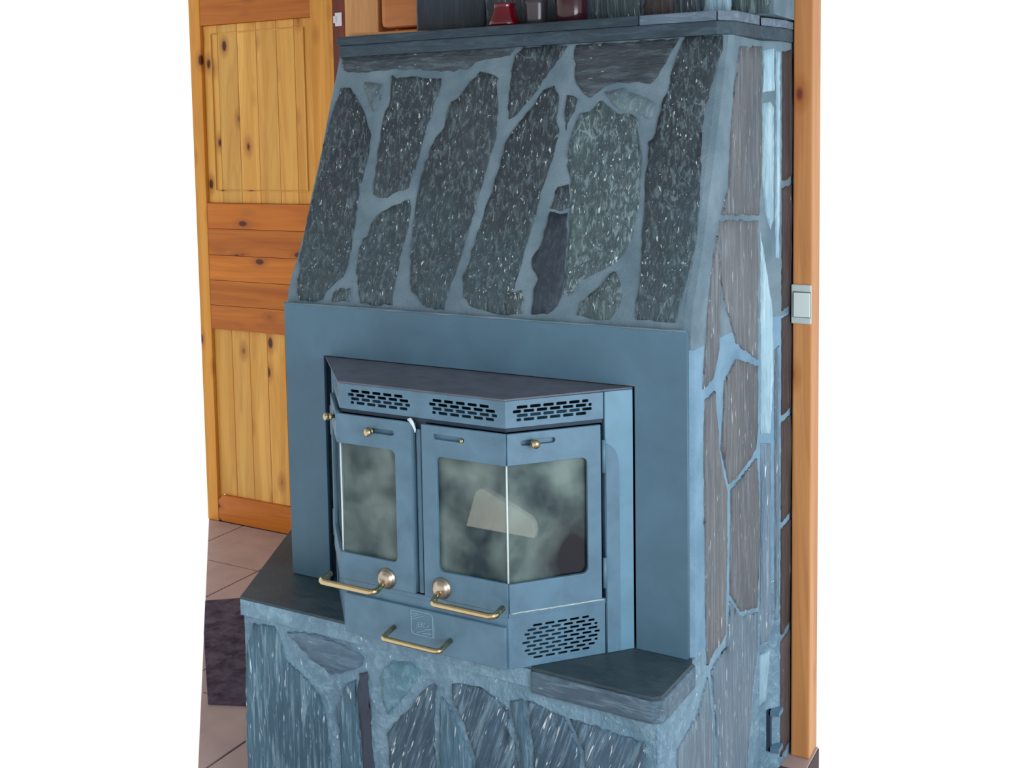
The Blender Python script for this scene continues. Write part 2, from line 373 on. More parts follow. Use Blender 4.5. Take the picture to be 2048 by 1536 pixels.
# timber divider standing against the chimney
box('trim_2', (-.245, -.121, .605, .70, FZ, 1.93), 'pine_l', bev=.004, kind='structure')
lg = empty('trim_3', (-.03, .605, FZ), kind='structure')
z = -.45
for k in range(10):
    z0 = 1.432-.235*k
    box('log', (-.112, .35, .603, .72, z0+.003-.0, z0+.232), 'pine_b', lg, .018)
box('gap_fill', (1.06, 1.128, .6215, .70, FZ+.001, 1.93), 'brown', bev=.001, kind='structure')  # dark board added to close the gap, standing in for its shade
box('trim_4', (1.122, 1.170, .6055, .68, FZ+.001, 1.93), 'post', bev=.004, kind='structure')

# ================================================================== FIREPLACE MASONRY
fp = empty('fireplace', (.53, .2, FZ), label='slate-clad masonry fireplace with sloping hood, side ledges and heavy mantel', category='fireplace')
PROF = [(.70, .015), (.73, .022), (.758, .032), (.796, .053), (.865, .088), (.978, .130), (1.075, .170), (1.199, .213), (1.285, .245), (1.334, .262)]
def hoodY(z):
    if z <= PROF[0][0]: return PROF[0][1]
    for (a, ya), (b, yb) in zip(PROF[:-1], PROF[1:]):
        if z <= b: return ya+(yb-ya)*(z-a)/(b-a)
    return PROF[-1][1]
# profile of the right corner: body + facets in plan, z range by range
bm = bmesh.new()
ZS = [.66]+[min(p[0], 1.3258) for p in PROF]
def section(z):
    y = hoodY(z)
    return [(-.002, y), (W-.02, y), (W-.006, y+.004), (W, y+.016), (W, .485), (1.112, .535), (1.115, .62), (-.002, .62)]
rings = [[bm.verts.new((x, y, z)) for x, y in section(z)] for z in ZS]
for a, b in zip(rings[:-1], rings[1:]):
    n = len(a)
    for i in range(n): bm.faces.new((a[i], a[(i+1) % n], b[(i+1) % n], b[i]))
bm.faces.new(rings[0]); bm.faces.new(rings[-1])
obj('hood_masonry', mesh_bm(bm, 'mort_hood'), fp)
# middle: two cheeks beside the stove and the back; the insert stands in the hollow
obj('cheek_masonry', mesh_bm(prism_bm([(.96, .014), (W-.012, .014), (W, .024), (W, .485), (1.112, .535), (1.115, .62), (.96, .62)], -.001, .66), 'mort_side'), fp)
obj('cheek_masonry', mesh_bm(prism_bm([(-.002, .014), (.105, .014), (.105, .62), (-.002, .62)], -.001, .66), 'mort_side'), fp)
# base below the ledges
YB = -.172
base_out = [(-.010, YB), (W-.008, YB), (W, YB+.012), (W, .485), (1.112, .535), (1.115, .62), (-.24, .62), (-.24, .30)]
bm = prism_bm(base_out, FZ+.001, -.001)
obj('base_masonry', mesh_bm(bm, 'mort_base'), fp)

# ---- surfaces onto which stones are laid: (a,b,h) -> 3D, and pixel -> (a,b)
class Plane:
    def __init__(s, p0, t, n): s.p0, s.t, s.n = Vector(p0), Vector(t).normalized(), Vector(n).normalized()
    def at(s, a, b, h): return Vector((s.p0.x+s.t.x*a+s.n.x*h, s.p0.y+s.t.y*a+s.n.y*h, b))
    def px(s, u, v):
        p = hit(u, v, s.p0, s.n); return ((p-s.p0).dot(s.t), p.z)
class Hood:
    def at(s, a, b, h):
        y0, y1 = hoodY(b-.01), hoodY(b+.01); n = Vector((0, -.02, y1-y0)).normalized()
        return Vector((a, hoodY(b), b))+n*h
    def px(s, u, v):
        d = ray(u, v); lo, hi = .5, 1.5    # walk the ray until it meets the hood
        t = 1.0
        for _ in range(60):
            p = CAM+d*t; t += (hoodY(p.z)-p.y)/d.y*.8
        p = CAM+d*t; return (p.x, p.z)
HOOD = Hood()
BASE = Plane((0, YB, 0), (1, 0, 0), (0, -1, 0))
SIDE = Plane((W, 0, 0), (0, 1, 0), (1, 0, 0))
FACET = Plane((1.077, .485, 0), (.035, .05, 0), (.05, -.035, 0))
BACK = Plane((1.112, .535, 0), (.003, .085, 0), (.085, -.003, 0))
CHIM = Plane((0, .42, 0), (1, 0, 0), (0, -1, 0))
def stone(surf, pts, mat, name='stone', t=.0028, step=.03, jit=.003, inset=.0022, px=True, rough=.0018, smooth=True):
    P = [Vector(surf.px(*p)) if px else Vector(p) for p in pts]
    if px: P = [Vector((q.x, -.487)) if p[1] >= 1590 else q for p, q in zip(pts, P)]    # lowest courses run down to the floor
    out = []
    n = len(P)
    for i in range(n):          # ragged outline
        a, b = P[i], P[(i+1) % n]; L = (b-a).length; k = max(1, int(L/.012)); nr = Vector((b.y-a.y, a.x-b.x)).normalized()
        for j in range(k):
            q = a+(b-a)*j/k
            if j: q += nr*noise.noise(Vector((q.x*70, q.y*70, i*.3)))*jit*2
            out.append(q)
    bm = bmesh.new(); vs = [bm.verts.new((q.x, q.y, 0)) for q in out]
    f = bm.faces.new(vs); bmesh.ops.triangulate(bm, faces=[f])
    lo = [min(q[i] for q in out) for i in (0, 1)]; hi = [max(q[i] for q in out) for i in (0, 1)]
    bmesh.ops.dissolve_limit(bm, angle_limit=.01, verts=[], edges=[e for e in bm.edges if len(e.link_faces) == 2])
    for ax in (0, 1):
        st = step*(.6 if ax == 0 else 1.2); x = lo[ax]+st
        while x < hi[ax]-st*.4:
            co = Vector((0, 0, 0)); co[ax] = x; no = Vector((0, 0, 0)); no[ax] = 1
            bmesh.ops.bisect_plane(bm, geom=bm.verts[:]+bm.edges[:]+bm.faces[:], plane_co=co, plane_no=no); x += st
    bmesh.ops.inset_region(bm, faces=bm.faces[:], thickness=inset, use_boundary=True, use_even_offset=False)
    bd = set(v for e in bm.edges if len(e.link_faces) == 1 for v in e.verts)
    sd = random.random()*50
    for v in bm.verts:
        a, b = v.co.x, v.co.y
        h = -.004 if v in bd else t+noise.noise(Vector((a*28+sd, b*10, sd)))*rough*1.6+noise.noise(Vector((a*80, b*30, sd)))*rough
        v.co = surf.at(a, b, h)
    me = mesh_bm(bm, mat, smooth)
    # make the outside face the outside
    q = surf.at(sum(p.x for p in out)/len(out), sum(p.y for p in out)/len(out), 1)-surf.at(sum(p.x for p in out)/len(out), sum(p.y for p in out)/len(out), 0)
    if sum((p.normal.dot(q)*p.area for p in me.polygons)) < 0: me.flip_normals()
    return obj(name, me, fp)

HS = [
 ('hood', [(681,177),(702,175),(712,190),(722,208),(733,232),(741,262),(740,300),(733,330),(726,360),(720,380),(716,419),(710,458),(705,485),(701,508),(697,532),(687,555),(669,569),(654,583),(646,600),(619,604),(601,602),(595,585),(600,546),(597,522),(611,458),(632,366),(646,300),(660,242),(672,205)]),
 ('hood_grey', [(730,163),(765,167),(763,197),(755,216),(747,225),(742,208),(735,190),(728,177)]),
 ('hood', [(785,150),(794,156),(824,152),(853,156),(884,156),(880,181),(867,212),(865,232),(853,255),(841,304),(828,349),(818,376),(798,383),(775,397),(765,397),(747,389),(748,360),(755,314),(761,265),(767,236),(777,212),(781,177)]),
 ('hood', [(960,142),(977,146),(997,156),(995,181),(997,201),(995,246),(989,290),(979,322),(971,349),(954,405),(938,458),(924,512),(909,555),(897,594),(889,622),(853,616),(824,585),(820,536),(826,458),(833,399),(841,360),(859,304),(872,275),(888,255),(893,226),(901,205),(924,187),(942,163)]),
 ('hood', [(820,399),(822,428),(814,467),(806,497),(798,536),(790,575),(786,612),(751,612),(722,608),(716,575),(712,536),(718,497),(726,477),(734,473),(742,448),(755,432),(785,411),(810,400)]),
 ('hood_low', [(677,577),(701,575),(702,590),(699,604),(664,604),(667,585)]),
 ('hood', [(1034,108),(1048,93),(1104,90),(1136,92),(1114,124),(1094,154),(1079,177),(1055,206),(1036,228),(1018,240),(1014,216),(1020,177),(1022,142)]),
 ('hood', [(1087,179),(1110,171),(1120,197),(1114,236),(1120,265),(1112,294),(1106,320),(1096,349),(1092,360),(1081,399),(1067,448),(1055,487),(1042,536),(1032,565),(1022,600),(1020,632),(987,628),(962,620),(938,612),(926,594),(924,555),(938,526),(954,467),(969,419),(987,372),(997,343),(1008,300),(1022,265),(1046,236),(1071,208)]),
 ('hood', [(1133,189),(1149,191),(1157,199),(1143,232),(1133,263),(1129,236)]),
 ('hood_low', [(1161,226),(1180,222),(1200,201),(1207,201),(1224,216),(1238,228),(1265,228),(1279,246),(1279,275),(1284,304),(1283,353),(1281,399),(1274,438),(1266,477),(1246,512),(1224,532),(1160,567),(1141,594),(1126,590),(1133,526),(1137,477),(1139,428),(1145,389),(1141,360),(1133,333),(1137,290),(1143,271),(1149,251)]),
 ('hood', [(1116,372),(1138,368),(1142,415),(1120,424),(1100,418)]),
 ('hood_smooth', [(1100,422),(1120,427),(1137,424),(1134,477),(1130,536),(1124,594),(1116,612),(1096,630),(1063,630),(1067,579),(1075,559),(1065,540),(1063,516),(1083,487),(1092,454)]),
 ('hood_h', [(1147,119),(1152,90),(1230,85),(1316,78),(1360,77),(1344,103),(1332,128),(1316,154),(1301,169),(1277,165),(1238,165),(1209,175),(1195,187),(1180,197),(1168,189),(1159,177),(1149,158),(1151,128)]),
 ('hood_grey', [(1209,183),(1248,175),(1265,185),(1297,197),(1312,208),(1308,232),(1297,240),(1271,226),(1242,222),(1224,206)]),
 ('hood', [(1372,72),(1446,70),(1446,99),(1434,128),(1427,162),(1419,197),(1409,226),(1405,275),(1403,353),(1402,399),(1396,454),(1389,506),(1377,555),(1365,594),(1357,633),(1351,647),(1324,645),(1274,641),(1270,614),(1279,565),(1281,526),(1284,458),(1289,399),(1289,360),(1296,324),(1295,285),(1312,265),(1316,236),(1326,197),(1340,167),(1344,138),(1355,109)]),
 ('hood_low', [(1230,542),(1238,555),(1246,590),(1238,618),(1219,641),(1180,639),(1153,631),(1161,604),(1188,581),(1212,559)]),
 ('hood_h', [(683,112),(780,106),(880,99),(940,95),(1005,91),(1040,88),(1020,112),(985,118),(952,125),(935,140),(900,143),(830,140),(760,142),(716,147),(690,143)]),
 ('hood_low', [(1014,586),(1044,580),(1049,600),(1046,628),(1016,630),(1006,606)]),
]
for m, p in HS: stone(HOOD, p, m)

BS = [
 ('base', [(508,1245),(550,1252),(566,1291),(573,1319),(596,1338),(619,1361),(642,1393),(655,1440),(662,1500),(666,1560),(668,1620),(500,1590),(495,1500),(494,1435),(493,1342),(495,1291),(502,1266)]),
 ('base_g', [(575,1262),(640,1266),(690,1290),(728,1312),(726,1330),(700,1342),(665,1350),(640,1332),(606,1302)]),
 ('base', [(690,1372),(712,1358),(716,1420),(722,1500),(726,1600),(688,1600),(680,1480),(672,1415)]),
 ('strip', [(719,1345),(735,1342),(742,1400),(744,1470),(751,1536),(757,1600),(732,1600),(726,1516),(716,1400)]),
 ('base_t', [(785,1319),(824,1323),(841,1339),(833,1362),(805,1399),(777,1429),(768,1414),(764,1380),(762,1352),(768,1336)]),
 ('base_d', [(868,1365),(876,1371),(872,1390),(870,1436),(872,1492),(874,1536),(878,1600),(790,1600),(777,1483),(775,1464),(788,1445),(824,1412),(837,1390)]),
 ('base', [(885,1391),(898,1408),(914,1445),(932,1483),(948,1529),(960,1600),(885,1600),(880,1480),(878,1430)]),
 ('base_d', [(904,1366),(960,1372),(991,1393),(1019,1420),(1016,1455),(1030,1483),(1038,1529),(1045,1600),(972,1600),(950,1511),(934,1464),(915,1418),(905,1395)]),
 ('base_d', [(1055,1400),(1130,1432),(1160,1500),(1175,1600),(1085,1600),(1065,1480)]),
 ('base_d', [(1140,1436),(1225,1462),(1290,1482),(1294,1530),(1298,1600),(1190,1600),(1168,1500)]),
 ('base', [(1020,1400),(1046,1396),(1056,1470),(1072,1590),(1056,1590),(1040,1500),(1028,1450)]),
]
for m, p in BS: stone(BASE, p, m, t=.004, rough=.003)

SS = [
 ('side', [(1478,92),(1522,92),(1521,230),(1520,352),(1516,432),(1440,430),(1455,372),(1460,268),(1466,185)]),
 ('side', [(1437,440),(1515,440),(1514,560),(1514,720),(1472,690),(1446,600),(1436,520)]),
 ('side', [(1424,518),(1432,470),(1440,600),(1436,700),(1424,760),(1404,780),(1408,700),(1416,602)]),
 ('side', [(1448,760),(1470,716),(1514,730),(1515,850),(1510,900),(1470,960),(1456,970),(1440,900)]),
 ('side', [(1408,800),(1428,780),(1436,900),(1452,975),(1453,1100),(1450,1270),(1412,1332),(1409,1200),(1407,1000),(1406,900)]),
 ('side', [(1460,980),(1512,915),(1516,1000),(1517,1100),(1512,1215),(1480,1225),(1458,1190)]),
 ('side_b', [(1458,1200),(1482,1232),(1514,1222),(1512,1300),(1500,1420),(1490,1600),(1440,1600),(1430,1450),(1420,1340),(1452,1290)]),
 ('side_b', [(1392,1430),(1414,1352),(1424,1450),(1430,1600),(1345,1600),(1352,1500)]),
]
for m, p in SS: stone(SIDE, p, m, t=.004, rough=.0012, inset=.003)
FS = [
 ('pale', [(1526,100),(1548,96),(1549,182),(1524,186)]),
 ('pale', [(1524,206),(1540,202),(1547,214),(1547,440),(1540,462),(1530,430),(1522,350)]),
 ('pale', [(1518,458),(1527,500),(1536,560),(1545,620),(1547,760),(1540,868),(1520,868)]),
 ('pale', [(1551,100),(1560,104),(1560,330),(1558,518),(1549,515),(1550,330)]),
 ('side_b', [(1519,885),(1541,885),(1543,1100),(1540,1280),(1519,1290)]),
 ('side_b', [(1547,700),(1558,690),(1559,1000),(1557,1240),(1548,1240)]),
 ('pale', [(1516,1310),(1540,1300),(1532,1400),(1510,1420)]),
]
for m, p in FS: stone(FACET, p, m, t=.003, rough=.0008, inset=.002, jit=.0012)
for z0, z1 in ((-.47, -.16), (-.15, .13), (.14, .40), (.41, .66), (.67, .98), (.99, 1.31)):
    stone(BACK, [(.004, z0), (.084, z0+.008), (.083, z1), (.003, z1-.006)], 'brown', t=.004, px=False, inset=.003)

# left cheek and the flaring left side of the base
LEFT = Plane((-.002, 0, 0), (0, 1, 0), (-1, 0, 0))
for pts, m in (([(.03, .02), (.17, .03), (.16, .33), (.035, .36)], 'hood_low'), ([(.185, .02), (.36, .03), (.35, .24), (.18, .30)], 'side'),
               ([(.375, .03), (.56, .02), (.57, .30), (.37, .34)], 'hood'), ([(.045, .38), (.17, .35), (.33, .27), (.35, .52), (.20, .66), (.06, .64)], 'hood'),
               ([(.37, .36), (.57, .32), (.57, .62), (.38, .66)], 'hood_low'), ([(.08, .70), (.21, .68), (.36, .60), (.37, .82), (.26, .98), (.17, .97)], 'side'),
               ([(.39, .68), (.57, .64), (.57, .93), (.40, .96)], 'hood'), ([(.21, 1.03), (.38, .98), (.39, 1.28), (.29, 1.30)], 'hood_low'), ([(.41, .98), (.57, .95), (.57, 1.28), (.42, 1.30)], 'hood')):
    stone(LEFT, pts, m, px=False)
BL = Plane((-.010, YB, 0), (-.23, .472, 0), (-.472, -.23, 0))
for pts, m in (([(.02, -.48), (.19, -.48), (.17, -.26), (.03, -.06)], 'base'), ([(.21, -.48), (.36, -.48), (.35, -.22), (.19, -.25)], 'base_d'),
               ([(.38, -.48), (.51, -.48), (.51, -.08), (.37, -.06)], 'base'), ([(.06, -.06), (.18, -.23), (.345, -.20), (.35, -.055)], 'base_g')):
    stone(BL, pts, m, px=False)
# ---- ledges
def lj(name, poly, z0, z1, mat, bev=.004): return obj(name, mesh_bm(prism_bm(poly, z0, z1, bev), mat), fp)
o = lj('ledge_slab', [(-.018, -.176), (.345, -.176), (.16, .012), (.13, .013), (-.16, .112), (-.232, .271), (-.245, .30), (-.245, .25)][:3]+[(.10, .013), (-.003, .013), (-.003, .40), (-.29, .40)], -.006, 0, 'ledge', .001)
lj('ledge_edge', [(-.018, -.1765), (.789, -.1765), (.789, -.10), (0, .012), (-.003, .40), (-.29, .40)], -.046, -.0061, 'mort_base', .002)
lj('ledge_slab', [(.790, -.180), (1.062, -.184), (1.079, -.172), (W+.006, -.010), (W-.004, .0135), (.955, .0135), (.80, -.155)], -.006, .001, 'ledge', .001)
o2 = lj('ledge_edge', [(.788, -.183), (1.064, -.187), (1.084, -.174), (1.088, .0), (W-.002, .014), (.955, .014), (.795, -.150)], -.056, -.0061, 'ledge_face', .008)

# ---- mantel: two courses of slate slabs, following hood corner and facets
def ring(off): return [(-.001-off, .253-off), (1.050, .248-off), (1.080+off*.6, .288-off*.3), (1.092+off, .450), (1.119+off, .535), (1.121+off*.2, .6045), (-.001-off, .6045)]
lj('mantel_slab', ring(0), 1.326, 1.357, 'mantel', .004)
R = ring(.003)
# upper course cut into separate slabs
lj('mantel_slab', [R[0], (.86, R[0][1]-.000), (.88, .6045), R[6]], 1.3572, 1.380, 'mantel', .003)
lj('mantel_slab', [(.862, R[0][1]+.003), (R[1][0]-.002, R[1][1]+.003), (R[1][0]-.01, .6045), (.882, .6045)], 1.3572, 1.380, 'mantel_l', .003)
lj('mantel_slab', [(R[1][0]+.001, R[1][1]+.002), R[2], (R[3][0]-.002, .42), (1.05, .6045), (R[1][0]-.006, .6045)], 1.3572, 1.380, 'mantel_l', .003)
lj('mantel_slab', [(R[3][0], .424), R[3], R[4], (1.1218, .6045), (1.053, .6045)], 1.3572, 1.376, 'mantel_l', .003)
# chimney breast rising behind the mantel
obj('chimney_masonry', mesh_bm(prism_bm([(.136, .426), (1.125, .426), (1.125, .6), (.136, .6)], 1.3805, 1.93), 'mort_hood'), fp)
xs = [.140, .36, .52, .64, .80, .885, .955, 1.03, 1.12]
for k, (a, b) in enumerate(zip(xs[:-1], xs[1:])):
    zt = 1.56+random.uniform(-.05, .05)
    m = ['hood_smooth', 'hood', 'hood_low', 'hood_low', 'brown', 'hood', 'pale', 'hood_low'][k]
    stone(CHIM, [(a+.004, 1.383), (b-.004, 1.383), (b-.008, zt), (a+.006, zt+.02)], m, px=False, t=.006)
    stone(CHIM, [(a+.006, zt+.03), (b-.008, zt+.012), (b-.004, 1.92), (a+.004, 1.92)], m, px=False, t=.006)
# small oblique timber strip lying on the mantel at the foot of the chimney
_t = obj('timber_strip', mesh_bm(prism_bm([(.0, 1.3806), (.36, 1.3806), (.36, 1.3815), (.0, 1.3945)], 0, .16), 'pine_l'), fp, label='pale tapering wooden strip on the mantel')
for v in _t.data.vertices: v.co = Vector((v.co.x, .27+.1555-v.co.z*.8, v.co.y))
# small sheet-steel frame let into the side near the floor
hf = empty('hatch_frame', (1.08, .53, -.4)); hf.parent = fp; hf.matrix_parent_inverse = Matrix.Translation(-PL['fireplace'])
PL['hatch_frame'] = Vector((1.08, .53, -.4))
box('top_bar', (1.094, 1.122, .50, .535, -.345, -.333), 'steel_l', hf, .001)
box('side_plate', (1.090, 1.100, .50, .512, -.44, -.333), 'steel_d', hf, .001)
box('bottom_bar', (1.094, 1.122, .50, .535, -.44, -.428), 'steel_l', hf, .001)

# ================================================================== STOVE INSERT
st = empty('stove_insert', (.535, -.05, 0), label='blue-black steel wood stove insert with glazed doors and brass handles, set in the slate fireplace', category='stove')
PF = (.333, -.213); PR = (.757, -.213)
def front(off=0.0):
    return lambda a, b, c: Vector((a, PR[1]-off-c, b))
def facet(side, off=0.0):      # s measured from the front corner
    if side > 0: p0, p1 = Vector((.757, -.213)), Vector((.949, .004))
    else: p0, p1 = Vector((.333, -.213)), Vector((.141, .004))
    t = (p1-p0).normalized(); n = Vector((t.y, -t.x)) if side > 0 else Vector((-t.y, t.x))
    if n.y > 0: n = -n
    return lambda a, b, c: Vector((p0.x+t.x*a+n.x*(c+off), p0.y+t.y*a+n.y*(c+off), b))
FL = .288
# surround plate
obj('surround_plate', panel_me([rr(0, 1.070, .0015, .70, .002, 2), [(.1212, .0015), (.9500, .0015), (.9500, .576), (.1212, .576)]][:1] and
    [[(0, .0015), (.1212, .0015), (.1212, .5765), (.9520, .5765), (.9520, .0015), (1.070, .0015), (1.070, .70), (0, .70)]], .012,
    lambda a, b, c: Vector((a, -c, b)), 'steel', .001), st)
tb = [(1.068*k/40, .001+.002*noise.noise(Vector((k*.9, 3, 0))), .7015+.0015*noise.noise(Vector((k*1.3, 0, 0)))) for k in range(41)]
obj('mortar_bead', mesh_bm(tube_bm(tb, [.0022+.003*max(0, noise.noise(Vector((k*.37, 7, 0)))) for k in range(41)], 6), 'mort_hood', True), fp)
# shell: top, shelf plates, bottom, lining
trap = [(.141, .006), (.333, -.211), (.757, -.211), (.945, .006)]
obj('top_plate', mesh_bm(prism_bm([(.1235, .004), (.332, -.217), (.758, -.217), (.9465, .004), (.9465, .05), (.1235, .05)], .5705, .5745, .001), 'steel_top'), st)
for z0, z1 in ((.507, .511), (.113, .117), (.0015, .005)):
    obj('shelf_plate', mesh_bm(prism_bm([(.16, .006), (.345, -.203), (.745, -.203), (.93, .006), (.93, .30), (.16, .30)], z0, z1), 'steel_d'), st)
bm = bmesh.new()
for a, b in (((.16, .0), (.16, .30)), ((.16, .30), (.93, .30)), ((.93, .30), (.93, .0))):
    q = [bm.verts.new((a[0], a[1], .0)), bm.verts.new((b[0], b[1], .0)), bm.verts.new((b[0], b[1], .57)), bm.verts.new((a[0], a[1], .57))]; bm.faces.new(q)
g_ = bmesh.ops.solidify(bm, geom=bm.faces[:], thickness=.006)
obj('firebox_lining', mesh_bm(bm, 'brick'), st)
# grille backing baffle just behind the vents
obj('vent_baffle', mesh_bm(prism_bm([(.180, .0), (.350, -.192), (.740, -.192), (.905, .0), (.895, .0), (.735, -.184), (.355, -.184), (.19, .0)], .5115, .536), 'grate'), st)
obj('vent_baffle', mesh_bm(prism_bm([(.752, -.190), (.83, -.104), (.822, -.098), (.744, -.184)], .0055, .075), 'grate'), st)
def slots(x0, x1, y0, y1, rows, L=.0232, gap=.0058, hh=.0060):
    out = []; r = (y1-y0)/2; cy = (y0+y1)/2; pitch = (y1-y0-.003)/rows
    for k in range(rows):
        y = y0+.0015+pitch*(k+.5); a = y-hh/2; b = y+hh/2
        dy = max(abs(a-cy), abs(b-cy)); dy = min(dy, r*.999); e = r-math.sqrt(r*r-dy*dy)
        lo, hi = x0+e, x1-e; x = x0-(L+gap)*((k % 2)*.5+.15)
        while x < x1:
            s, t = max(x, lo), min(x+L, hi)
            if t-s > .006: out.append(rr(s, t, a, b, min(.0022, (t-s)/2.1), 3))
            x += L+gap
    return out
VZ0, VZ1 = .5125, .5755
def bent(name, parts, mat): return obj(name, join([panel_me(*p, mat) for p in parts]), st)
bent('vent_panel', [([[(.333, VZ0), (.757, VZ0), (.757, VZ1-.006), (.333, VZ1-.006)]]+slots(.354, .524, .5225, .5605, 4)+slots(.569, .739, .5225, .5605, 4), .004, front()),
                    ([[(0, VZ0), (.219, VZ0), (.219, VZ1-.006), (0, VZ1-.006)]]+slots(.016, .194, .5225, .5605, 4), .004, facet(1)),
                    ([[(0, VZ0), (.219, VZ0), (.219, VZ1-.006), (0, VZ1-.006)]]+slots(.016, .194, .5225, .5605, 4), .004, facet(-1))], 'steel_l')
# lower band
bent('lower_panel', [([[(.333, .0015), (.757, .0015), (.757, .113), (.333, .113)], rr(.343, .750, .012, .09, .002, 2)], .004, front()),
                     ([[(0, .0015), (.219, .0015), (.219, .113), (0, .113)]]+slots(.030, .206, .013, .094, 9, .021, .007, .0048), .004, facet(1)),
                     ([[(0, .0015), (.219, .0015), (.219, .113), (0, .113)]]+slots(.030, .206, .013, .094, 9, .021, .007, .0048), .004, facet(-1))], 'steel_l')
for sd in (1, -1):
    obj('side_column', panel_me([[(.2215, .0015), (.2865, .0015), (.2865, .570), (.2215, .570)]], .02, facet(sd, .001), 'steel_c'), st)
    pts = [(.2225, .0025), (.253, .0025)]+[(.2225+.0305*math.cos(t), .40+.058*math.sin(t)) for t in [math.pi/2*k/8 for k in range(9)]]
    obj('column_shield', panel_me([pts], .0022, facet(sd, .0032), 'steel_l', .0006), st)
    for zc in ((.399, .469), (.149, .214)):
        bm = bmesh.new(); tube_bm([facet(sd)(.2165, zc[0], .006), facet(sd)(.2165, zc[1], .006)], .0048, 10, bm); obj('hinge_pin', mesh_bm(bm, 'steel_l', True), st)
    box_ = None
# strip between vents and doors, worn seal
obj('door_lintel', join([panel_me([[(.333, .5035), (.757, .5035), (.757, .5115), (.333, .5115)]], .006, front(-.004), 'steel_d'),
                         panel_me([[(0, .5035), (.219, .5035), (.219, .5115), (0, .5115)]], .006, facet(1, -.004), 'steel_d'),
                         panel_me([[(0, .5035), (.219, .5035), (.219, .5115), (0, .5115)]], .006, facet(-1, -.004), 'steel_d')]), st)
obj('door_sill', join([panel_me([[(.333, .1135), (.757, .1135), (.757, .1235), (.333, .1235)]], .008, front(.003), 'steel_l'),
                       panel_me([[(0, .1135), (.219, .1135), (.219, .1235), (0, .1235)]], .008, facet(1, .003), 'steel_l'),
                       panel_me([[(0, .1135), (.219, .1135), (.219, .1235), (0, .1235)]], .008, facet(-1, .003), 'steel_l')]), st)
sb = [facet(1, .004)(.004+.0084*k, .1235+.0015*noise.noise(Vector((k*1.7, 0, 0))), .001) for k in range(26)]
obj('sealant_bead', mesh_bm(tube_bm(sb, [.0018+.0012*abs(noise.noise(Vector((k*2.3, 5, 0)))) for k in range(26)], 7), 'sealant', True), st, label='crusty whitish bead on the sill of the angled side')
# centre post behind the meeting door edges
box('centre_post', (.528, .558, -.207, -.185, .117, .507), 'steel_d', st, .001)
box('centre_bead', (.536, .548, -.2135, -.2065, .126, .488), 'steel_l', st, .003)
# fraying white rope at the top of the centre post
rp = [(.520, -.2185, .5075), (.526, -.2195, .5085), (.531, -.2195, .503), (.534, -.218, .495), (.5365, -.217, .488), (.536, -.216, .481)]
obj('rope_seal', mesh_bm(tube_bm(rp, [.002, .0045, .004, .0032, .0026, .0018], 9), 'rope', True), st)
